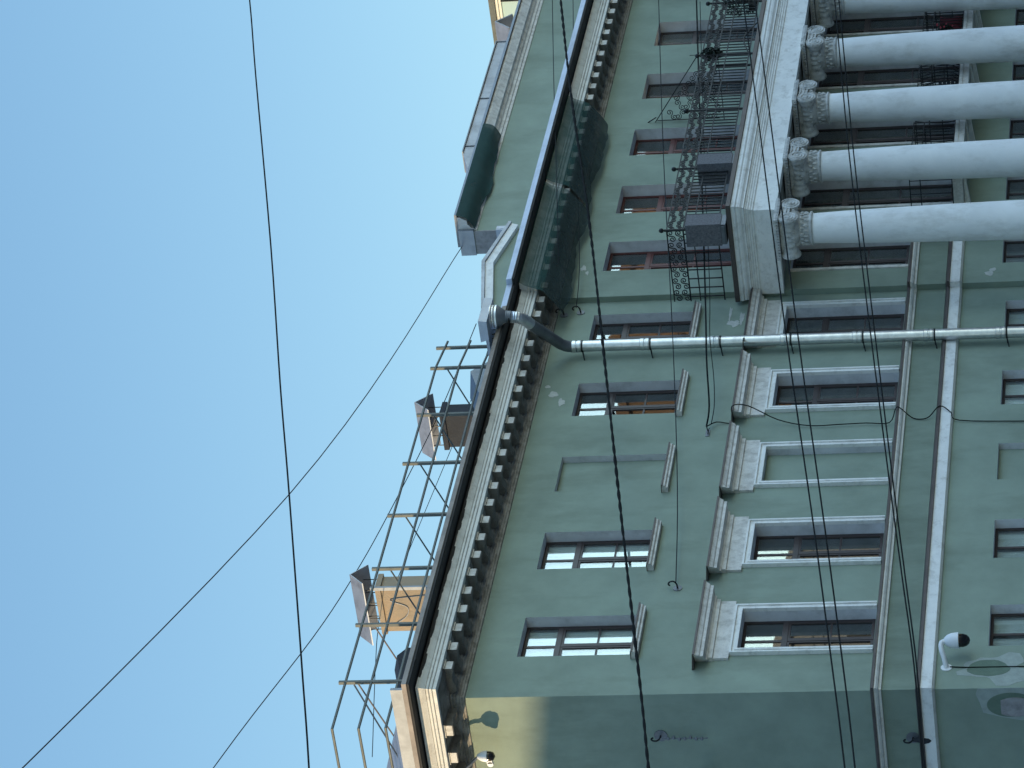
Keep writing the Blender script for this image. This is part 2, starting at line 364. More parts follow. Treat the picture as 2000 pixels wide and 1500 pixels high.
# roof
r = MB(); r.poly([(-1.0, -1.0, 15.44), (XE, -1.13, 15.44), (XE, 8, 18.62), (8, 8, 18.62)]); r.poly([(-1.0, -1.0, 15.44), (8, 8, 18.62), (-1.0, YB, 15.44)])
r.poly([(8, 8, 18.62), (XE, 8, 18.62), (XE, YB, 15.6), (-1.0, YB, 15.44)])
RF = r.build('roof', 'tin', B)
r = MB(); r.box(-.95, -.88, -.9, YB, 15.44, 15.72); r.build('roof_upstand', 'galvdark', RF)
r = MB(); r.prism([(4.65, 3.0, 16.60), (5.75, 3.0, 16.60), (5.72, 3.0, 17.05), (5.47, 3.0, 17.21), (4.7, 3.0, 17.0)], (0, .35, .1)); r.build('roof_hatch', 'dark_patchy', RF)
r = MB(); r.lathe([(.06, 15.3), (.06, 16.06), (.085, 16.06), (.085, 16.20), (.02, 16.25)], (1.0, 1.08, .0), k=14); r.build('vent_pipe', 'galv', RF, 40)
r = MB(); r.prism([(15.5, 3.4, 16.5), (17.1, 3.4, 16.5), (17.0, 3.4, 17.1), (16.6, 3.4, 17.45), (15.6, 3.4, 17.1)], (0, .7, .1)); r.build('dormer', 'galvdark', RF)

# roof railing
RR = bpy.data.objects.new('roof_railing', None); COL.objects.link(RR); RR.parent = B
q = 2.6; zr = [16.90, 17.42, 17.93]
pm = MB(); pm.box(-.03, .03, -.03, .03, 16.3, 18.06); p0 = pm.build('post', 'railgreen', RR); xs = [4.07, 5.95, 7.87, 9.77, 11.70, 13.58, 15.46, 16.3]
p0.location = (xs[0], q, 0)
for x in xs[1:]:
    o = p0.copy(); COL.objects.link(o); o.parent = RR; o.location = (x, q, 0)
for yy in (4.6, 6.6, 8.6):
    o = p0.copy(); COL.objects.link(o); o.parent = RR; o.location = (q, yy, 0)
for i, z in enumerate(zr):
    t = MB(); t.tube([(q, 12, z), (q, q, z), (15.46, q-.04, z), (16.5, q-.04, z-.1)], .028, 6); t.build('rail', 'railgreen', RR)
for x in xs[:-1]:
    t = MB(); t.tube([(x, q, 17.7), (x+.1, q+2.1, 16.9)], .017, 5); t.build('brace', 'eave' if x in (4.07, 5.95) else 'railgreen', RR)  # paler sheet colour on the corner braces stands in for sunlight
t = MB(); t.tube([(q+1.4, q, 17.75), (q+.2, q+1.7, 16.5)], .017, 5); t.build('brace', 'eave', RR)

# chimneys with sheet metal hoods
def chimney(x0, x1, y0, y1, zb, zt, m, ridge_z, rim=True):
    c = MB(); n = 5; rr = random.Random(int(x0*10))
    c.box(x0, x1, y0, y1, zb, zt-.12); c.box(x0-.05, x1+.05, y0-.05, y1+.05, zt-.12, zt)
    ch = c.build('chimney', m, B)
    for xx in (x0+.02, x1-.02):
        for k in range(4):
            l = MB(); yy = y0+.05+(y1-y0-.1)*k/3; l.tube([(xx, yy, zt), (xx, yy, zt+.34)], .012, 5); l.build('hood_leg', 'iron', ch)
    xm = (x0+x1)/2; a, b = xm-.36, xm+.36; ya, yb = y0-.24, y1+.28; ze = zt+.24; zr_ = ridge_z; t = .012
    h = MB()
    h.prism([(a, ya, ze), (xm, ya, zr_), (b, ya, ze), (b, ya, ze-t*2), (xm, ya, zr_-t*2.4), (a, ya, ze-t*2)], (0, yb-ya, 0))
    h.build('hood', 'tin', ch)
    return ch
ch1 = chimney(13.5, 13.95, 7.0, 8.15, 17.6, 19.60, 'ochre', 20.18)
t = MB(); t.box(13.44, 13.50, 6.94, 7.02, 18.0, 19.7); t.tube(smooth_pts([(13.492, 8.0, 19.35), (13.492, 7.75, 19.0), (13.492, 7.5, 18.95), (13.492, 7.3, 19.3), (13.492, 7.2, 18.5)], 6), .011, 5); t.build('cable_duct', 'galvdark', ch1)
ch2 = chimney(20.55, 21.0, 7.0, 7.9, 17.6, 19.25, 'dark_patchy', 19.86)
ch3 = chimney(15.2, 15.6, 1.6, 2.0, 15.6, 16.35, 'cream', 16.62)

# low gable at the start of the projecting middle
gb = MB(); gp = [(13.25, 15.3), (16.57, 15.3), (16.57, 15.93), (15.05, 16.27), (13.25, 16.02)]
gb.prism([(x, YR, z) for x, z in gp], (0, .9, 0)); G = gb.build('gable', 'green', B)
cpg = MB(); cpg.prism([(x, YR-.10, z) for x, z in [(13.2, 16.0), (15.05, 16.25), (16.62, 15.93), (16.69, 16.08), (15.05, 16.42), (13.2, 16.165)]], (0, .45, 0)); cpg.build('coping', 'white', G)
cpg = MB(); cpg.prism([(x, YR-.14, z) for x, z in [(13.15, 16.17), (15.05, 16.425), (16.70, 16.085), (16.73, 16.15), (15.05, 16.50), (13.15, 16.235)]], (0, 1.2, 0)); cpg.build('metal_cap', 'tin', G)

# attic wall with its own small cornice
at = MB(); at.box(16.57, XE, YR, .42, 15.3, 16.93); AT = at.build('attic_wall', 'green', B)
at = MB(); at.box(16.566, 16.60, YR-.005, .425, 15.9, 16.90); at.build('bare_return', 'concrete', AT)
at = MB(); at.box(16.54, 16.62, -.17, .44, 16.91, 17.24); at.build('metal_return', 'tin', AT)
at = MB(); at.box(16.56, 16.585, -.16, .1, 16.0, 16.42); at.box(16.6, 16.72, -.16, -.134, 16.0, 16.42); at.build('corner_flashing', 'tinpale', AT)
pl = lambda p: [(16.62, YR-p), (XE, YR-p)]
at = MB(); at.sweep([(-.3, 17.24), (.33, 17.24), (.33, 17.19), (.31, 17.16), (.26, 17.08), (.24, 17.04), (.15, 17.035), (.11, 16.99), (.06, 16.965), (.06, 16.91), (.03, 16.90), (.025, 16.84), (0, 16.84)], pl); at.build('attic_cornice', 'dirty', AT)
at = MB(); at.sweep([(-.4, 17.31), (.39, 17.30), (.40, 17.245), (-.4, 17.245)], pl); at.build('metal_edge', 'galvdark', AT)
# grey sheet blocking course above
bl = MB(); bl.prism([(x, .16, z) for x, z in [(19.6, 17.31), (26.2, 17.31), (26.2, 17.79), (20.66, 17.79), (19.75, 17.52)]], (0, .5, 0)); BL = bl.build('sheet_parapet', 'tin', AT)
bl = MB()
for x in (21.0, 23.3, 26.17): bl.box(x, x+.03, .14, .17, 17.33, 17.80)
bl.box(20.7, 26.2, .12, .66, 17.795, 17.82); bl.build('seam', 'galvdark', BL)

# ------------------------------------------------------------------ windows
def win(kind, x0, y, z0, w_, h, frame, depth=.26, transom=.69, munt=True, lit=None, curtain=None, sill=True, extra=None):
    """built in local coordinates: x right, y into the wall, z up; origin at lower left of the opening"""
    fr = MB(); d0, d1 = depth, depth+.07; t = .055
    fr.box(0, w_, d0, d1, 0, t); fr.box(0, w_, d0, d1, h-t, h); fr.box(0, t, d0, d1, t, h-t); fr.box(w_-t, w_, d0, d1, t, h-t)
    zt = h*transom
    fr.box(t, w_-t, d0-.02, d1, zt-.05, zt+.05)
    cm = w_*.5
    fr.box(cm-.03, cm+.03, d0+.005, d1, zt+.05, h-t)
    fr.box(cm-.03, cm+.03, d0-.012, d1, t, zt-.05)
    for a, b in ((t, cm-.03), (cm+.03, w_-t)):
        s = .04
        fr.box(a, a+s, d0-.004, d1-.01, t, zt-.05); fr.box(b-s, b, d0-.004, d1-.01, t, zt-.05)
        fr.box(a+s, b-s, d0-.004, d1-.01, t, t+s); fr.box(a+s, b-s, d0-.004, d1-.01, zt-.05-s, zt-.05)
        if munt: zm = zt*.5; fr.box(a+s, b-s, d0+.004, d1-.01, zm-.018, zm+.018)
    wo = fr.build('window', frame, B, loc=(x0, y, z0))
    gp_ = MB(); gp_.box(.03, w_-.03, d0+.016, d0+.022, .03, h-.03); gp_.build('pane', GLASS, wo)
    rv = MB(); e = d1+.01
    rv.quad((0,0,0),(0,e,0),(0,e,h),(0,0,h)); rv.quad((w_,0,0),(w_,0,h),(w_,e,h),(w_,e,0)); rv.quad((0,0,h),(0,e,h),(w_,e,h),(w_,0,h)); rv.quad((0,0,0),(w_,0,0),(w_,e,0),(0,e,0))
    rv.build('reveal', 'reveal', wo)
    it = MB(); D = 1.4
    a0, a1, b0, b1 = -.25, w_+.25, -.25, h+.2
    it.quad((a0,D,b0),(a1,D,b0),(a1,D,b1),(a0,D,b1)); it.quad((a0,d1,b0),(a0,D,b0),(a0,D,b1),(a0,d1,b1)); it.quad((a1,d1,b0),(a1,d1,b1),(a1,D,b1),(a1,D,b0))
    it.quad((a0,d1,b1),(a0,D,b1),(a1,D,b1),(a1,d1,b1)); it.quad((a0,d1,b0),(a1,d1,b0),(a1,D,b0),(a0,D,b0))
    for (u0,u1,v0,v1) in ((a0,0,b0,b1),(w_,a1,b0,b1),(0,w_,b0,0),(0,w_,h,b1)): it.quad((u0,d1,v0),(u1,d1,v0),(u1,d1,v1),(u0,d1,v1))
    it.build('interior', 'interior', wo)
    if curtain:
        for (u0, u1, v0, v1, cm_, dd) in curtain:
            cu = MB(); n = max(6, int((u1-u0)*w_*26)); pts = []
            for i in range(n+1):
                u = (u0+(u1-u0)*i/n)*w_; pts.append((u, d1+dd+.012*math.sin(i*1.9)+.008*math.sin(i*.83)))
            for i in range(n):
                (ua, ya_), (ub, yb_) = pts[i], pts[i+1]
                cu.quad((ua, ya_, v0*h), (ub, yb_, v0*h), (ub, yb_, v1*h), (ua, ya_, v1*h))
            cu.build('curtain', cm_, wo, 60)
    if lit:
        for (u0, u1, v0, v1) in lit:
            li = MB(); li.quad((u0*w_, d1+.03, v0*h), (u1*w_, d1+.03, v0*h), (u1*w_, d1+.03, v1*h), (u0*w_, d1+.03, v1*h)); li.build('lit_blind', 'glow', wo)
    return wo
def stone_sill(wo, w_):
    s = MB(); s.prism([(-.13, y, z) for y, z in [(.1, -.002), (-.15, -.015), (-.15, -.075), (-.11, -.10), (-.11, -.13), (.0, -.135), (.0, -.14), (.1, -.14)]], (w_+.26, 0, 0)); so = s.build('sill', 'dirty', wo)
    s = MB(); s.prism([(-.15, y, z) for y, z in [(.24, .012), (-.175, -.006), (-.175, -.035), (-.165, -.035), (-.165, -.012), (.24, .0)]], (w_+.30, 0, 0)); s.build('sill_flashing', 'flash', wo)
def surround(wo, w_, h, hood=True):
    s = MB(); a = .135
    for (e0, e1, p) in ((0, .05, .075), (.05, .10, .055), (.10, a, .085)):
        s.box(-e1, -e0, -p, 0, 0, h+e1); s.box(w_+e0, w_+e1, -p, 0, 0, h+e1); s.box(-e0, w_+e0, -p, 0, h+e0, h+e1)
    s.build('surround', 'white', wo)
    s = MB(); s.box(-.27, w_+.27, -.05, 0, h+a+.005, h+a+.33); s.box(-.29, w_+.29, -.085, 0, h+a+.285, h+a+.36); s.build('frieze_panel', 'dirty', wo)
    s = MB(); z = h+a+.36
    pr = [(0, z), (-.10, z), (-.115, z+.03), (-.15, z+.04), (-.26, z+.055), (-.26, z+.11), (-.285, z+.125), (-.305, z+.17), (-.32, z+.19), (-.32, z+.22), (0, z+.23)]
    n = len(s.v)
    ends = []
    for sgn in (0, 1):
        ends.append([((-.29+ .0*sgn - (-y)*.75 if sgn == 0 else w_+.29+(-y)*.75), y, zz) for y, zz in pr])
    s.v += ends[0]+ends[1]; k_ = len(pr)
    for i in range(k_-1): s.f.append([n+i, n+i+1, n+k_+i+1, n+k_+i])
    for e_, o_ in ((0, 0), (1, k_)):
        pass
    # returns: wall side of each mitred end
    for e in ends:
        base = [(e[0][0], 0, zz) for (_, _, zz) in e]
        m_ = len(s.v); s.v += e + base
        for i in range(k_-1): s.f.append([m_+i, m_+i+1, m_+k_+i+1, m_+k_+i])
    s.build('hood', 'dirty', wo)
    s = MB(); zt = z+.225
    s.prism([(-.545, y, zz) for y, zz in [(.0, zt+.045), (-.345, zt+.012), (-.345, zt-.025), (-.335, zt-.025), (-.335, zt+.003), (0, zt+.003)]], (w_+1.09, 0, 0)); s.build('hood_flashing', 'flash', wo)
def blind(x0, y, z0, w_, h, depth=.14):
    b = MB(); b.quad((0, depth, 0), (w_, depth, 0), (w_, depth, h), (0, depth, h)); wo = b.build('blind_window', 'green', B, loc=(x0, y, z0))
    rv = MB(); rv.quad((0,0,0),(0,depth,0),(0,depth,h),(0,0,h)); rv.quad((w_,0,0),(w_,0,h),(w_,depth,h),(w_,depth,0)); rv.quad((0,0,h),(0,depth,h),(w_,depth,h),(w_,0,h)); rv.quad((0,0,0),(w_,0,0),(w_,depth,0),(0,depth,0))
    rv.build('reveal', 'reveal', wo); return wo

h4, h4d, h3, h2 = Z4[1]-Z4[0], Z4D[1]-Z4D[0], Z3[1]-Z3[0], Z2[1]-Z2[0]
for i, x in enumerate(W4L):
    if i == 2: wo = blind(x, 0, Z4[0], WW, h4)
    else: wo = win('a', x, 0, Z4[0], WW, h4, 'brown', .225, curtain={0: [(0, 1, .03, 1, 'curtain', .02)], 1: [(0, 1, .03, 1, 'curtain', .02)], 3: [(0, .2, .02, 1, 'curtain_g', .1)], 4: [(.0, .5, 0, .35, 'curtain', .2)]}.get(i))  # white curtains of the first two windows are added to mimic reflected sky
    stone_sill(wo, WW)
for i, x in enumerate(W3L):
    if i == 2: wo = blind(x, 0, Z3[0], WW-.01, h3)
    else: wo = win('b', x, 0, Z3[0], WW-.01, h3, 'brown', .225, .68, curtain={0: [(.1, .8, .05, .42, 'curtain', .8)], 1: [(0, .25, 0, 1, 'curtain_g', .15)], 3: [(0, 1, .05, .62, 'curtain_g', .25)], 4: [(.3, 1, 0, 1, 'curtain_g', .3)]}.get(i))
    surround(wo, WW-.01, h3)
for i, x in enumerate(W2L):
    if i == 2: blind(x, 0, Z2[0], 1.24, h2)
    else: win('c', x, 0, Z2[0], 1.24, h2, 'brown', .20, .30, False, curtain=[(0, 1, 0, 1, 'curtain', .02)])
fr4 = ['redbrown', 'redbrown', 'redbrown', 'brown', 'brown', 'brown']
for i, x in enumerate(W4R):
    win('d', x, YR, Z4D[0], WW, h4d, fr4[i], .27, .70,
        lit={1: [(.36, .60, .74, .86), (.34, .58, .40, .60)], 3: [(.34, .62, .74, .93)], 4: [(.28, .66, .80, .97)]}.get(i),
        curtain={0: [(0, 1, .05, .9, 'curtain_g', .4)], 2: [(.1, .9, 0, 1, 'curtain_g', .3)], 4: [(.45, 1, 0, 1, 'curtain_g', .1)]}.get(i))
for i, x in enumerate(W3R):
    zz = Z3[0] if i == 0 else Z3D[0]
    wo = win('e', x, YR, zz, WW, 9.93-zz, 'brown', .22, .72, True, curtain=[(0, 1, 0, .9, 'curtain_g', .35)] if i % 2 else None)
    s = MB(); s.box(-.09, 0, -.03, 0, 0, 9.95-zz); s.box(WW, WW+.09, -.03, 0, 0, 9.95-zz); s.build('surround', 'dirty', wo)
for i, x in enumerate(W2R):
    win('f', x, YR, Z2[0], WW, 5.57-Z2[0], 'brown', .2, .30, False, curtain=[(0, 1, 0, 1, 'curtain_g', .2)])
wo = win('g', 0, 0, 0, 1.2, h3, 'brown', .25, .68); surround(wo, 1.2, h3); wo.location = (0, 3.5, Z3[0]); wo.rotation_euler = (0, 0, -math.pi/2)

# ------------------------------------------------------------------ entablature, columns, balconies of the portico
XA, YA = 13.5, -2.08
pe = lambda p: [(XA-p, YR+.02), (XA-p, YA-p), (XE, YA-p)]
e = MB()
e.sweep([(-.2, 10.87), (.22, 10.87), (.245, 10.865), (.245, 10.785), (.225, 10.765), (.22, 10.755), (.22, 10.73), (.205, 10.69), (.17, 10.655), (.16, 10.64), (.16, 10.62), (.11, 10.615), (.105, 10.585), (.085, 10.575),
         (.08, 10.545), (.06, 10.535), (.055, 10.50), (.035, 10.49), (.03, 10.455), (0, 10.45), (0, 9.985), (-.2, 9.985)], pe)
EN = e.build('entablature', 'white', B)
e = MB(); e.box(XA+.01, XE, YA+.2, YR, 10.02, 10.2); e.build('soffit', 'grey', EN)
e = MB(); e.sweep([(-.1, 10.985), (.26, 10.965), (.285, 10.955), (.285, 10.873), (.265, 10.873), (.25, 10.872), (-.1, 10.875)], pe); e.build('metal_edge', 'flash', EN)
e = MB(); e.box(XA-.1, XE, YA-.05, YR, 10.88, 10.99); e.build('terrace_floor', 'paving', EN)

def spiral_pts(cx, cz, y, r0, r1, turns, a0, sgn, n=44):
    return [(cx+sgn*(r0+(r1-r0)*t)*math.cos(a0+turns*2*math.pi*t), y, cz+(r0+(r1-r0)*t)*math.sin(a0+turns*2*math.pi*t)) for t in [i/n for i in range(n+1)]]
CX, CY = 13.27, -1.74
def column(x):
    co = bpy.data.objects.new('column', None); COL.objects.link(co); co.parent = B; co.location = (x, CY, 0)
    s = MB(); s.lathe([(.55, 0), (.55, .25), (.50, .3), (.47, .42), (.44, .5), (.425, .6), (.42, 2.2), (.405, 4.2), (.385, 6.0), (.355, 7.6), (.325, 8.6), (.302, 9.21), (.315, 9.225)], k=40); s.build('shaft', 'shaft', co, 40)
    s = MB()
    s.lathe([(.315, 9.225), (.34, 9.235), (.35, 9.255), (.34, 9.275), (.318, 9.285), (.305, 9.30), (.305, 9.48), (.325, 9.50), (.36, 9.53), (.39, 9.58), (.39, 9.66), (.36, 9.70)], k=32)
    # leaf relief on the necking and egg moulding
    for j in range(18):
        a = 2*math.pi*j/18
        for (zz, rr_, hh) in ((9.33, .318, .10), (9.42, .325, .07)):
            a2 = a+(0 if zz < 9.4 else math.pi/18); c_, d_ = math.cos(a2), math.sin(a2); cx_, cy_ = rr_*c_, rr_*d_
            tx, ty = -d_*.035, c_*.035
            n = len(s.v); s.v += [(cx_-tx*.4, cy_-ty*.4, zz-.03), (cx_+tx*.4, cy_+ty*.4, zz-.03), (cx_+tx, cy_+ty, zz+hh*.4), (cx_, cy_, zz+hh), (cx_-tx, cy_-ty, zz+hh*.4), (cx_*1.10, cy_*1.10, zz+hh*.3)]
            s.f += [[n, n+1, n+5], [n+1, n+2, n+5], [n+2, n+3, n+5], [n+3, n+4, n+5], [n+4, n, n+5]]
        if j % 1 == 0:
            s.lathe([(.005, -.045), (.028, -.03), (.036, 0), (.028, .03), (.005, .045)], (.385*math.cos(a), .385*math.sin(a), 9.61), k=6)
    # bolsters: rolls running from the front volutes to the back ones
    vr, vz, vx, yf, yb = .20, 9.69, .285, -.42, .42
    for sx in (-1, 1):
        pf = []; nn = 30
        for i in range(nn+1):
            t = i/nn; yy = yf+(yb-yf)*t; m_ = abs(2*t-1); base = .115+(.20-.115)*m_**2.6
            if .1 < t < .9: base += .012*math.cos(t*2*math.pi*7)
            pf.append((base, yy))
        s.lathe(pf, (sx*vx, 0, vz), ax='y', k=20)
        for yy, sg in ((yf, -1), (yb, 1)):
            s.lathe([(.20, -.018), (.20, .018)], (sx*vx, yy, vz), ax='y', k=24)
            s.tube(spiral_pts(sx*vx, vz, yy+sg*.022, vr-.016, .045, 2.1, math.pi/2, -sx), .017, 6)
            e0 = [(.005, .045), (.035, .036), (.045, .018)]
            s.lathe([(r_, sg*h_) for r_, h_ in (e0 if sg > 0 else e0[::-1])], (sx*vx, yy, vz), ax='y', k=12)
    for sg, yy in ((-1, yf), (1, yb)):
        for off, r_ in ((.165, .016), (.085, .014), (.02, .014)):
            pts = [(-.20+.40*t, yy+sg*.012, vz+off-.03*math.sin(math.pi*t)) for t in [i/12 for i in range(13)]]
            s.tube(pts, r_, 6)
        s.box(-.285, .285, min(yy, yy-sg*.12), max(yy, yy-sg*.12), vz-.02, vz+.17)
    s.box(-.33, .33, -.36, .36, vz+.0, vz+.18)
    # abacus with bead row
    s.box(-.42, .42, -.44, .44, 9.885, 9.93); s.box(-.45, .45, -.47, .47, 9.93, 9.98)
    for k_ in range(15):
        u = -.43+.86*k_/14
        for (bx, by) in ((u, -.465), (-.445, u*1.05), (.445, u*1.05)): s.box(bx-.018, bx+.018, by-.018, by+.018, 9.885, 9.935)
    s.build('capital', 'capital', co, 35)
    return co
col0 = column(CX)
for k in range(1, 7): copy_tree(col0, B, (2.58*k, 0, 0))

def balcony(xc, basket):
    bo = bpy.data.objects.new('balcony', None); COL.objects.link(bo); bo.parent = B; bo.location = (xc, YR, 6.40)
    s = MB(); s.box(-1.2, 1.2, -1.07, 0, .0, .13); s.box(-1.22, 1.22, -1.09, 0, .13, .20); s.build('slab', 'dirty', bo)
    for sx in (-1, 1):
        s = MB(); s.prism([(sx*.95-.06, y, z) for y, z in [(0, -.01), (-.95, -.01), (-.95, -.03), (0, -.15)]], (.12, 0, 0)); s.build('bracket', 'white', bo)
    s = MB(); z0, z1 = .22, 1.10
    if basket:
        def bul(z): return .12*math.sin(math.pi*min(1, max(0, (z-z0)/(z1-z0)))**.7)
        zs = [z0+(z1-z0)*i/7 for i in range(8)]
        for i in range(15):
            x = -1.12+2.24*i/14; s.tube([(x, -1.02-bul(z), z) for z in zs], .011, 4)
        for sx in (-1.14, 1.14):
            for i in range(7):
                y = -.95+.9*i/6; s.tube([(sx*(1+bul(z)/1.14), y, z) for z in zs], .011, 4)
        for z in (z0, z0+.3, z0+.58, z1):
            b_ = bul(z); s.tube([(-1.14-b_, -.0, z), (-1.14-b_, -1.02-b_, z), (1.14+b_, -1.02-b_, z), (1.14+b_, 0, z)], .014, 4)
    else:
        for i in range(17): x = -1.12+2.24*i/16; s.tube([(x, -1.02, z0), (x, -1.02, z1)], .010, 4)
        for sx in (-1.14, 1.14):
            for i in range(6): y = -1.02+.95*i/6; s.tube([(sx, y, z0), (sx, y, z1)], .010, 4)
        for z in (z0, z1-.22, z1): s.tube([(-1.14, 0, z), (-1.14, -1.02, z), (1.14, -1.02, z), (1.14, 0, z)], .015, 4)
    s.build('railing', 'iron', bo)
    return bo
for i, x in enumerate(W3R[1:]): balcony(x+.6, i % 2 == 1)
balcony(28.2, False)

# terrace railing with scrollwork
TR = bpy.data.objects.new('terrace_railing', None); COL.objects.link(TR); TR.parent = B
def scroll_curve(n=22, turns=1.45):
    # S scroll of unit length: two circles touching at the middle, each winding inwards
    pts = []
    for i in range(n+1):
        t = i/n; th = turns*2*math.pi*(1-t); r_ = .25*(.22+.78*t**1.1)
        pts.append((-.25+r_*math.cos(-th), r_*math.sin(-th)))
    return pts + [(-a, -b) for a, b in pts[-2::-1]]
SC = scroll_curve()
def s_scroll(mb, o, u, length, rot, flip, r=.0125):
    c, s_ = math.cos(rot), math.sin(rot); pts = []
    for a, b in SC:
        if flip: b = -b
        x, z = (a*c-b*s_)*length, (a*s_+b*c)*length
        pts.append((o[0]+u[0]*x, o[1]+u[1]*x, o[2]+z))
    mb.tube(pts, r, 4)
ZT, ZS, ZM, ZL = 12.22, 11.88, 11.68, 11.18
YP, XP = -1.81, 13.3
def rail_panel(p0, p1, nsc, nbar, flips=True):
    s = MB(); p0 = Vector(p0); p1 = Vector(p1); u = (p1-p0).normalized(); L_ = (p1-p0).length
    for z, r_ in ((ZT, .015), (ZS, .020), (ZM, .016), (ZL, .018)): s.tube([p0+Vector((0, 0, z)), p1+Vector((0, 0, z))], r_, 4)
    for i in range(nbar):
        b = p0+u*L_*(i+.5)/nbar; s.tube([b+Vector((0, 0, ZL)), b+Vector((0, 0, ZS))], .015, 4)
    for i in range(nsc):
        b = p0+u*L_*(i+.5)/nsc
        for z in (ZS+.085, ZT-.085):
            s_scroll(s, (b.x, b.y, z), (u.x, u.y), L_/nsc*1.02, R(14 if (i % 2 == 0 or not flips) else -14), not (i % 2 == 0 or not flips))
    return s.build('panel', 'iron', TR)
pn = [XP+2.58*k for k in range(0, 7)]
rail_panel((XP, YR, 0), (XP, YP, 0), 6, 8, False)
for a, b in zip(pn[:-1], pn[1:]): rail_panel((a, YP, 0), (b, YP, 0), 11, 19)
for x in pn:
    s = MB(); s.tube([(x, YP, 10.99), (x, YP, ZT+.05)], .027, 6); s.lathe([(.005, ZT+.05), (.04, ZT+.07), (.052, ZT+.105), (.04, ZT+.14), (.005, ZT+.158)], (x, YP, 0), k=10); s.build('post', 'iron', TR)
s = MB(); px = 21.2
s.tube([(px, YR, 13.45), (px, YP, 12.30)], .013, 4); s.tube([(px, YR, 13.62), (px, YR-.12, 13.42)], .014, 4); s.tube([(px, YR-.04, 13.4), (px, YR-.04, 12.0)], .012, 4); s.tube([(px, YR, 11.9), (px, YP, 11.9)], .012, 4)
for j in range(8):
    for i in range(7):
        y = YR-.17-.235*i; z = 12.06+.20*j
        if z+.13 < 13.45+(y-YR)*.70: s_scroll(s, (px, y, z), (0, -1), .30, R(-50+(90 if (i+j) % 2 else 0)), (i+j) % 2 == 1, .010)
s.build('partition', 'iron', TR)
s = MB(); s.tube(smooth_pts([(21.1, YP, 11.2), (21.8, YP-.02, 11.35), (22.6, YP, 11.1), (23.0, YP, 11.0)], 6), .016, 5); s.tube([(21.1, -1.5, 11.0), (21.1, -1.5, 12.0)], .03, 5); s.build('loose_bar', 'iron', TR)

# peeled paint and repair patches on the walls
def blob(name, m, u, z, ru, rz, seed, on, thick=.006, n=26, rough=.25):
    rr = random.Random(seed); pts = []
    ph = [rr.uniform(0, 6.28) for _ in range(4)]
    for i in range(n):
        a = 2*math.pi*i/n; k_ = 1+rough*(.5*math.sin(3*a+ph[0])+.35*math.sin(5*a+ph[1])+.25*math.sin(9*a+ph[2])+.3*math.sin(2*a+ph[3]))
        pts.append((u+ru*k_*math.cos(a), z+rz*k_*math.sin(a)))
    s = MB()
    if on == 'y': s.prism([(a, -thick, b) for a, b in pts], (0, thick-.001, 0))
    elif on == 'r': s.prism([(a, YR-thick, b) for a, b in pts], (0, thick-.001, 0))
    else: s.prism([(-thick, a, b) for a, b in pts], (thick-.001, 0, 0))
    return s.build(name, m, B)
blob('peeled_patch', 'peel', 10.05, 14.35, .10, .10, 1, 'y'); blob('peeled_patch', 'peel', 9.75, 14.15, .12, .07, 2, 'y', rough=.38); blob('peeled_patch', 'peel', 10.35, 14.5, .05, .06, 4, 'y')
blob('peeled_patch', 'peel', 12.55, 10.95, .12, .12, 5, 'y', rough=.38); blob('peeled_patch', 'peel', 12.75, 10.8, .2, .05, 6, 'y', rough=.38); blob('peeled_patch', 'peel', 12.95, 11.05, .22, .03, 6, 'y', rough=.4)
blob('peeled_patch', 'peel', 14.8, 14.3, .12, .05, 8, 'r', rough=.38); blob('peeled_patch', 'peel', 14.6, 14.2, .08, .03, 9, 'r', rough=.38)
blob('peeled_patch', 'peel', 13.95, 5.82, .09, .09, 10, 'r'); blob('peeled_patch', 'peel', 14.1, 5.75, .06, .07, 11, 'r')
blob('repair_patch', 'peelgrey', .55, 5.3, .38, .62, 12, 'y', .004, rough=.42); blob('repair_scar', 'moss', .58, 5.45, .24, .36, 13, 'y', .008, rough=.08)
s = MB(); s.prism([(-.005, y, z) for y, z in [(.0, 5.62), (.0, 4.4), (.66, 4.4), (.70, 4.9), (.62, 5.25), (.52, 5.55), (.3, 5.60), (.12, 5.66)]], (.004, 0, 0)); s.build('repair_patch', 'peelgrey', B)
s = MB(); s.prism([(-.010, .36+.26*math.cos(a), 5.06+.42*math.sin(a)) for a in [2*math.pi*i/32 for i in range(32)]], (.006, 0, 0)); s.build('oval_scar', 'moss', B)
s = MB(); s.prism([(-.03, .40+.20*math.cos(a), 5.00+.34*math.sin(a)) for a in [2*math.pi*i/32 for i in range(32)] if not (math.sin(a) > .75)], (.022, 0, 0)); s.build('oval_scar', 'concrete', B)

# ------------------------------------------------------------------ downpipe
DP = thing('downpipe', 'shiny galvanised steel rain downpipe bending out to a hopper under the eave', 'drainpipe', (11.45, 0, 0))
def dp(mb, n, m, sm=40):
    o = mb.build(n, m, DP, sm); o.location = (-11.45, 0, 0); return o
yp = -.24; rp = .114
zj = [13.91, 12.52, 11.10, 9.68, 8.24, 6.82, 5.40, 4.0, 2.6, 1.2]
s = MB(); s.tube([(11.40, yp, .3)] + [(11.40+.0055*(z), yp, z) for z in (3, 6, 9, 12, 13.95)], rp, 20); dp(s, 'pipe', 'galv')
for z in zj:
    xx = 11.40+.0055*z
    s = MB(); s.lathe([(rp, z+.02), (rp+.010, z+.03), (rp+.010, z+.09), (rp, z+.10), (rp, z+.12), (rp+.010, z+.13), (rp+.010, z+.20), (rp, z+.21)], (xx, yp, 0), k=20); dp(s, 'collar', 'galv')
    s = MB(); s.lathe([(rp+.002, z-.02), (rp+.014, z-.018), (rp+.014, z+.012), (rp+.002, z+.014)], (xx, yp, 0), k=16); s.tube([(xx, yp+.1, z), (xx-.02, 0, z-.01)], .013, 5); s.tube([(xx-.09, yp, z), (xx-.16, -.005, z-.04)], .012, 5); dp(s, 'bracket', 'iron')
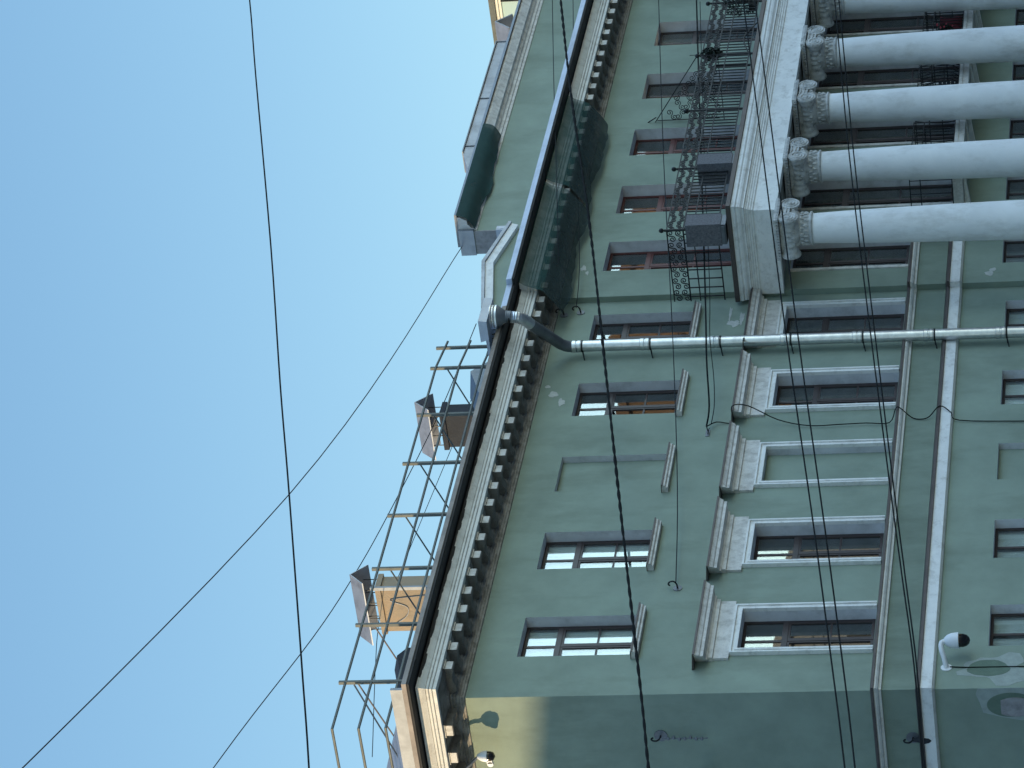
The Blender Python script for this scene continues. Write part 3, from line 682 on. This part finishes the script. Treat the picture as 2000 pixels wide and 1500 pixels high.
s = MB(); s.tube(smooth_pts([(11.477, yp, 13.9), (11.47, yp-.0, 14.12), (11.43, yp-.06, 14.26), (11.37, yp-.16, 14.36)], 6), rp, 20); s.tube([(11.38, yp-.15, 14.35), (10.93, -1.14, 14.80)], rp*1.01, 20)
dp(s, 'elbow', 'galvdark')
pts = smooth_pts([(10.94, -1.12, 14.79), (10.86, -1.27, 14.88), (10.81, -1.36, 14.98), (10.80, -1.39, 15.13)], 9)
s = MB(); s.tube(pts, [rp*(1.02+.045*(i % 2)) for i in range(len(pts))], 20); dp(s, 'flexible_elbow', 'galv', 20)
s = MB(); s.lathe([(rp+.004, 15.14), (rp+.014, 15.15), (rp+.014, 15.17), (rp+.004, 15.18)], (10.79, -1.40, 0), k=18); dp(s, 'bracket', 'iron', 40)
s = MB(); s.lathe([(.11, 15.12), (.114, 15.20), (.122, 15.205), (.122, 15.225), (.115, 15.23), (.225, 15.385), (.225, 15.40)], (10.78, -1.42, 0), k=24); dp(s, 'hopper', 'galvdark')
s = MB(); s.lathe([(.225, 15.39), (.242, 15.40), (.242, 15.43), (.23, 15.44), (.242, 15.455), (.242, 15.485), (.23, 15.495), (.242, 15.51), (.242, 15.54), (.23, 15.55)], (10.78, -1.42, 0), k=24); dp(s, 'hopper_collar', 'galv')
s = MB(); s.prism([(10.26, y, z) for y, z in [(-1.62, 15.53), (-1.20, 15.53), (-1.15, 15.70), (-1.64, 15.70)]], (.92, 0, 0)); dp(s, 'gutter_box', 'tinpale')
# ------------------------------------------------------------------ nets hung over the cornices
def net(name, label, x0, x1, prof, y0, m, mb_m, nx, seed, sub=None, group=None, amp=.03):
    rr = random.Random(seed); t = thing(name, label, 'safety net', (x0, y0, prof[0][1]), group)
    # finer profile
    P = smooth_pts([(0, -p, z) for p, z in prof], 4); ns = len(P)
    def sheet(i0, i1, m_, nm):
        s = MB(); n0 = 0
        for i in range(nx+1):
            X = x0+(x1-x0)*i/nx
            for j in range(i0, i1+1):
                w_ = j/(ns-1); d = amp*.28*(math.sin(X*2.7+seed+w_*3)+.6*math.sin(X*7.3+seed*2+w_*5)+.5*math.sin(X*13.1+w_*9))*(.25+w_)
                hem = .05*w_**4*(math.sin(X*1.9+seed)+.5*math.sin(X*4.3+seed)+.18*math.sin(X*13+seed))
                s.v.append((X-x0+.05*w_*math.sin(X*3), P[j].y+d*.6, P[j].z-prof[0][1]+d*.5-hem))
        k_ = i1-i0+1
        for i in range(nx):
            for j in range(k_-1):
                a = i*k_+j; s.f.append([a, a+1, a+k_+1, a+k_])
        return s.build(nm, m_, t, 60)
    if sub is None: sheet(0, ns-1, m, 'mesh_sheet')
    else: sheet(0, sub, m, 'mesh_sheet'); sheet(sub, ns-1, mb_m, 'hanging_sheet')
    return t
pr1 = [(1.0, 15.265), (.93, 15.18), (.87, 15.06), (.83, 14.95), (.76, 14.80), (.60, 14.68), (.42, 14.55), (.26, 14.46), (.20, 14.43)]
net('safety_net', 'dark green debris net sagging under the cornice beside the downpipe', 12.62, 16.85, pr1, YR, 'netg', 'netd', 70, 1, 16, 'green nets on the cornices')
net('safety_net', 'dark green debris net under the cornice on the column side of the white slit', 16.98, 20.8, pr1, YR, 'netg', 'netd', 66, 2, 16, 'green nets on the cornices')
pr2 = [(.41, 17.25), (.40, 17.17), (.36, 17.05), (.28, 16.96), (.13, 16.87), (.08, 16.83)]
net('safety_net', 'opaque dark green net wrapped round the small attic cornice above', 16.56, 20.75, pr2, YR, 'neta', 'neta', 60, 4, None, 'green nets on the cornices', .025)

# ------------------------------------------------------------------ stone boxes, baskets
for (x, lab) in ((13.13, 'speckled grey stone box standing on the left corner of the balcony ledge'), (15.70, 'speckled grey stone box behind the second post of the balcony ledge')):
    t = thing('planter_box', lab, 'planter box', (x, -2.0, 10.99), 'grey stone boxes on the balcony ledge')
    s = MB(); s.box(0, .44, 0, .5, .10, .82); s.build('box_body', 'granite', t)
    s = MB(); s.box(.02, .42, .02, .48, 0, .10); s.box(-.02, .0, .05, .45, .02, .09); s.build('base', 'galvdark', t)
def basket(x, y, z, r, lab, fl=False, h=1.6):
    t = thing('hanging_basket', lab, 'flower basket', (x, y, z), 'plants on the balcony railings'); rr = random.Random(int(x*100))
    s = MB()
    for i in range(420):
        a = rr.uniform(0, 6.28); v = rr.uniform(-1, 1); q_ = (1-v*v)**.5*rr.uniform(.55, 1.05)
        c_ = Vector((r*q_*math.cos(a), r*q_*math.sin(a), r*h*v)); n1 = Vector((rr.uniform(-1, 1), rr.uniform(-1, 1), rr.uniform(-1, 1))).normalized()*.035; n2 = n1.orthogonal()*rr.uniform(.4, .9)
        s.quad(c_-n1, c_+n2, c_+n1, c_-n2)
    s.build('foliage', 'leaf', t)
    if fl:
        s = MB()
        for i in range(16):
            a = rr.uniform(0, 6.28); s.lathe([(.004, -.02), (.03, 0), (.004, .02)], (r*1.05*math.cos(a), r*1.05*math.sin(a), rr.uniform(-r, r)), k=6)
        s.build('blossom', 'petal', t)
    s = MB(); s.tube([(0, 0, r*h*.7), (0, 0, r*h+.25)], .008, 4); s.lathe([(r*.5, -r*h), (r*.62, -r*h*.55)], k=10); s.build('holder', 'iron', t)
basket(21.15, -1.78, 12.02, .15, 'dark trailing plant basket on the railing by the triangular iron partition')
basket(23.55, -1.75, 11.60, .24, 'large dark plant basket on the balcony railing at the picture edge')
basket(22.95, -1.1, 7.0, .2, 'small plant with pink flowers on the loggia balcony', True, 1.0)
basket(20.0, -1.0, 7.0, .16, 'plant with pale leaves in the middle loggia balcony', False, 1.0)
for (x, m_, lab) in ((23.4, 'redcloth', 'dark red cloth hung inside the loggia balcony railing'), (17.2, 'bluecloth', 'dark blue bundle on the nearest loggia balcony')):
    s = MB(); rr = random.Random(5); n = 10
    for i in range(n):
        for j in range(5):
            s.v.append((-.35+.7*i/(n-1), -.03*math.sin(i*1.7)-.02*math.sin(j*2), .03+.5*j/4))
    for i in range(n-1):
        for j in range(4): a = i*5+j; s.f.append([a, a+1, a+6, a+5])
    o = s.build('hung_cloth', m_, None, 60, (x, -1.08, 6.62)); tag(o, lab, 'cloth')
    sm = o.modifiers.new('thick', 'SOLIDIFY'); sm.thickness = .012

def clutter(x, y, z, lab, seed):
    t = thing('storage_crate', lab, 'crate', (x, y, z)); rr = random.Random(seed)
    s = MB()
    for k in range(5): s.box(-.3, .3, -.02, .0, .03+.09*k, .10+.09*k); s.box(-.3, .3, .33, .35, .03+.09*k, .10+.09*k)
    for sx in (-.3, .28):
        for k in range(5): s.box(sx, sx+.02, .0, .33, .03+.09*k, .10+.09*k)
    s.build('slat_side', 'dark_patchy', t)
    s = MB(); s.box(-.28, .28, 0, .33, 0, .03); s.build('base', 'dark_patchy', t)
clutter(20.5, -1.0, 6.61, 'dark slatted crate in the middle loggia balcony beside the bundle', 1)
clutter(25.3, -1.0, 6.61, 'dark slatted crate in the far loggia balcony beside the red cloth', 2)
# ------------------------------------------------------------------ security cameras
t = thing('security_camera', 'white dome security camera with black dome on a wall arm below the belt course', 'camera', (.62, 0, 6.12), 'security cameras')
s = MB(); s.lathe([(.10, -.012), (.10, 0)], (0, 0, .06), ax='y', k=16); s.tube(smooth_pts([(0, 0, .06), (.10, -.16, .10), (.20, -.27, .14), (.29, -.32, .14), (.33, -.33, .08)], 5), .045, 10); s.build('arm', 'white_plastic', t, 40)
s = MB(); s.lathe([(.03, .10), (.05, .09), (.10, .04), (.13, -.03), (.14, -.10), (.145, -.16), (.13, -.165)], (.34, -.335, 0), k=20); s.build('housing', 'white_plastic', t, 40)
s = MB(); s.lathe([(.12, -.16), (.118, -.24), (.10, -.30), (.06, -.345), (.01, -.36)], (.34, -.335, 0), k=20); s.build('dome', 'black_plastic', t, 40)
s = MB(); s.tube(smooth_pts([(0, -.02, .0), (-.02, -.015, -.3), (-.02, -.012, -.9), (-.03, -.012, -2.2)], 6), .011, 5); s.build('lead', 'cable', t)
t = thing('security_camera', 'small camera hanging by a dark rod under the cornice on the sunlit side wall', 'camera', (0, 1.02, 14.44), 'security cameras')
s = MB(); s.tube(smooth_pts([(-.50, .30, .42), (-.45, .14, .22), (-.40, .06, .12), (-.38, .0, .05)], 5), .028, 8); s.build('arm', 'galvdark', t, 40)
s = MB(); s.lathe([(.02, .07), (.05, .05), (.09, -.02), (.105, -.10), (.10, -.12)], (-.38, -.01, 0), k=18); s.build('housing', 'white_plastic', t, 40)
s = MB(); s.lathe([(.09, -.118), (.09, -.18), (.07, -.23), (.01, -.26)], (-.38, -.01, 0), k=18); s.build('dome', 'black_plastic', t, 40)
s = MB(); s.lathe([(.055, -.03), (.06, 0), (.055, .03)], (-.40, .14, -.16), ax='x', k=14); s.box(-.43, -.33, .05, .12, -.2, -.1); s.build('lamp', 'white_plastic', t)

# ------------------------------------------------------------------ hooks, anchors, brackets
def hook(x, y0, z, lab, side=False):
    t = thing('wall_hook', lab, 'hook', (x, y0, z), 'iron hooks for the street wires')
    s = MB(); s.lathe([(.085, -.015), (.085, 0)] if not side else [(.12, -.015), (.12, 0)], (0, 0, 0), ax='y', k=18); s.build('rosette', 'galvdark', t)
    s = MB(); s.tube(smooth_pts([(0, 0, 0), (0, -.10, .01), (0, -.16, .06), (0, -.15, .13), (0, -.10, .16), (0, -.07, .13)], 5), .016, 6); s.build('hook', 'iron', t)
    return t
hook(3.22, 0, 11.17, 'iron hook with round plate between two upper windows, holding a thin wire')
hook(13.2, 0, 14.18, 'iron hook at the pilaster step holding the lower thin wire')
hook(13.12, 0, 14.52, 'iron hook just under the net end by the downpipe')
t = hook(0, .90, 11.24, 'iron rosette on the shaded side wall with a hanging insulator chain', True); t.rotation_euler = (0, 0, -math.pi/2)
s = MB()
for k in range(7): s.lathe([(.012, -.03), (.035, -.015), (.035, .015), (.012, .03)], (.02*math.sin(k*2), -.10, -.14-.10*k), k=8)
s.tube([(0, -.1, 0), (0, -.1, -.85)], .012, 5); s.build('insulator_chain', 'galvdark', t)
t = hook(0, 1.03, 6.80, 'old rusty rosette on the shaded side wall between the courses', True); t.rotation_euler = (0, 0, -math.pi/2)
s = MB(); s.lathe([(.02, -.35), (.06, -.28), (.075, -.2), (.05, -.1), (.03, 0)], (0, -.08, 0), k=10); s.build('insulator', 'dark_patchy', t)
t = thing('wire_bracket', 'small steel wall bracket where the cable bundle meets the facade', 'bracket', (8.45, 0, 11.1))
s = MB(); s.box(-.12, .12, -.012, 0, -.04, .04); s.build('plate', 'galvdark', t)
s = MB(); s.tube([(.05, 0, 0), (.05, -.14, .02)], .012, 5); s.tube([(-.05, 0, 0), (.0, -.12, -.04)], .010, 5); s.build('pin', 'iron', t)

# ------------------------------------------------------------------ wires
def wire(name, lab, pts, r, m='cable', n=5, twist=False, group=None):
    P = smooth_pts(pts, n); o0 = P[0].copy(); P = [p-o0 for p in P]; s = MB()
    if not twist: s.tube(P, r, 6)
    else:
        D_ = []; acc = 0
        fine = smooth_pts([tuple(p) for p in P], 24)
        for ph in (0, math.pi):
            q_ = []; acc = 0
            for i, p in enumerate(fine):
                if i: acc += (fine[i]-fine[i-1]).length
                a = ph+acc*8; k_ = .40+.12*math.sin(acc*1.3); q_.append(p+Vector((0, math.cos(a)*r*k_, math.sin(a)*r*k_)))
            s.tube(q_, r*.62, 5)
    o = s.build(name, m, None, 60, tuple(o0)); return tag(o, lab, 'cable', group)
def Y(y, l): return [(x, y, z) for x, z in l]
wire('street_cable', 'thick twisted black cable hanging across the whole green facade', Y(-1.6, [(24.64, 15.86), (20.01, 15.05), (14.24, 13.95), (8.75, 12.99), (4.58, 12.27), (.18, 11.5), (-2.49, 11.03), (-4.17, 10.75), (-8, 10.1)]), .031, twist=True, n=4)
wire('street_wire', 'single dark wire crossing the open sky from end to end', Y(-9, [(14, 20.1), (10.09, 19.11), (6.87, 18.35), (.61, 16.85), (-3.8, 15.84), (-6.46, 15.21), (-9.68, 14.46), (-11.54, 14.03), (-13.63, 13.55), (-18, 12.6)]), .0135)
wire('street_wire', 'upper cable of the near double line passing the columns', Y(-5, [(21, 11.25), (17.18, 10.69), (10.48, 9.74), (3.83, 8.80), (-1.85, 7.95), (-5.55, 7.42), (-8.64, 6.99), (-14, 6.3)]), .0135, group='double cables across the columns')
wire('street_wire', 'lower cable of the near double line passing the columns', Y(-5, [(21, 11.0), (17.15, 10.44), (10.46, 9.51), (3.81, 8.59), (-1.86, 7.77), (-5.55, 7.25), (-8.64, 6.84), (-14, 6.2)]), .0135, group='double cables across the columns')
wire('street_wire', 'upper cable of the close pair crossing the column shafts', Y(-4, [(22, 9.33), (19.0, 8.99), (12.18, 8.27), (6.28, 7.58), (.35, 6.86), (-2.37, 6.52), (-4.76, 6.22), (-7.37, 5.97), (-12, 5.5)]), .013, group='double cables across the columns')
wire('street_wire', 'lower cable of the close pair crossing the column shafts', Y(-4, [(22, 9.24), (18.99, 8.90), (12.17, 8.18), (6.28, 7.50), (.35, 6.80), (-2.37, 6.47), (-4.76, 6.18), (-7.37, 5.94), (-12, 5.4)]), .013, group='double cables across the columns')
wire('hook_wire', 'thin wire running to the hook between the upper windows', [(25.61, -1.2, 13.73), (18.09, -1.0, 12.86), (10.81, -.7, 11.95), (5.9, -.4, 11.40), (3.22, -.12, 11.19)], .010, 'thinwire')
wire('hook_wire', 'thin wire running to the lower hook at the pilaster step', [(26.67, -.6, 15.94), (21.44, -.6, 15.26), (14.95, -.45, 14.37), (13.2, -.12, 14.26)], .009, 'thinwire')
wire('hook_wire', 'thin wire running to the hook under the net end', [(26.3, -1.4, 16.3), (21.09, -1.3, 15.6), (15.28, -1.1, 14.8), (13.12, -.12, 14.60)], .009, 'thinwire')
lead = Y(-1.2, [(25.09, 12.79), (20.0, 12.24), (12.03, 11.37)])
wire('service_cable', 'black service cable sagging past the balcony to the wall bracket', lead+[(9.9, -.8, 11.18), (8.9, -.35, 11.08), (8.5, -.12, 11.12)], .017)
wire('service_cable', 'second slack cable lashed below the service cable near the bracket', [(25.0, -1.2, 12.70), (18, -1.2, 11.95), (12.2, -1.15, 11.30), (10.6, -.9, 11.17), (9.5, -.6, 11.02), (8.9, -.35, 10.98), (8.6, -.1, 11.04)], .008)
wire('drop_cable', 'thin black cable wandering down the facade from the bracket', [(8.5, -.12, 11.12), (8.75, -.06, 10.95), (8.73, -.05, 10.64), (8.76, -.40, 10.62), (8.76, -.40, 10.3), (8.70, -.10, 9.74), (8.53, -.05, 9.13), (8.54, -.05, 8.54), (8.56, -.05, 8.04), (8.53, -.06, 7.58), (8.75, -.23, 7.46), (8.8, -.22, 7.38), (8.71, -.05, 7.16), (8.65, -.04, 6.98), (8.70, -.06, 6.82), (8.9, -.17, 6.62), (8.72, -.13, 6.40), (8.57, -.04, 6.24), (8.48, -.03, 5.0), (8.4, -.03, 3.4)], .011, n=4)
wire('sky_wire', 'thin dark wire slanting over the sky to the attic corner', [(16.52, .2, 17.2), (-1.6, -5.5, 16.65), (-26.0, -14, 17.36), (-31, -15.7, 17.6)], .0095, 'thinwire', 10)
wire('roof_wire', 'thin wire strung along the chimney tops', Y(7.2, [(4.0, 22.9), (8.5, 21.75), (12.0, 20.75), (14.3, 20.25), (16.7, 19.87), (20.9, 19.35), (25.0, 19.05)]), .012, 'thinwire')
wire('roof_wire', 'slack wire dipping behind the first chimney and roof railing', Y(8.4, [(9.3, 19.15), (14.3, 19.85), (16.0, 19.68), (18.1, 19.52), (23.5, 19.1), (26.8, 19.0)]), .009, 'thinwire')

# ------------------------------------------------------------------ neighbouring building beyond, sunlit
NB = thing('neighbouring_building', 'sunlit pale blue green house with a cream cornice rising behind the attic', 'building', (40, 0, 0))
s = MB(); s.box(0, 16, -4, 6.95, 0, 20.42); s.build('wall', 'teal', NB)
s = MB(); s.box(-.06, 16, -4.1, 7.05, 20.36, 20.44); s.box(-.12, 16, -4.2, 7.1, 20.44, 20.52); s.build('cornice', 'cream', NB)
s = MB(); s.box(-.2, 16, -4.3, 7.2, 20.52, 20.68); s.build('roof', 'railgreen', NB)
s = MB(); s.tube([(-.06, 5.75, 14), (-.06, 5.75, 20.36)], .03, 6); s.build('cable_duct', 'iron', NB)
hd = thing('metal_hood', 'grey sheet metal hood with open dark end behind the attic parapet', 'chimney hood', (35.1, 4.0, 18.0))
s = MB(); s.prism([(-.42, 0, 1.18), (.02, 0, 1.62), (.42, 0, 1.22), (.40, 0, 1.18), (.02, 0, 1.57), (-.38, 0, 1.15)], (0, 1.0, 0)); s.build('hood_sheet', 'tin', hd)
s = MB(); s.box(-.25, .3, .12, .9, -3, 1.02); s.build('shaft', 'cream', hd)
# houses across the street and down the side street (they shade the wall and fill the reflections)
def house(name, lab, x0, x1, y0, y1, h, m, face):
    t = thing(name, lab, 'building', (x0, y0, 0)); s = MB(); s.box(0, x1-x0, 0, y1-y0, 0, h); s.box(-.3, x1-x0+.3, -.3, y1-y0+.3, h, h+.5); s.build('wall', m, t)
    s = MB(); n = int((x1-x0)/3)
    for i in range(n):
        for k in range(int(h/3.6)):
            xx = 1+i*3; z = 1.2+k*3.6
            yy = (y1-y0) if face > 0 else -.06
            s.box(xx, xx+1.3, yy, yy+.06, z, z+2)
    s.build('window', 'interior', t)
house('ochre_building', 'tall orange ochre building across the street', 71, 130, -39, -35, 23.8, 'brickw', 1)
house('grey_building', 'dark grey building across the street', 30, 70.5, -50, -36, 15.8, 'greyw', 1)
house('corner_building', 'cream building at the far end of the side street', -70, -9, 57, 70, 22.0, 'cream', -1)
house('added_unseen_side_house', 'unseen grey house added on the far side of the side street', -42, -14, 4, 54, 14.5, 'greyw', -1)  # out of view, added to keep low sky light off the side wall
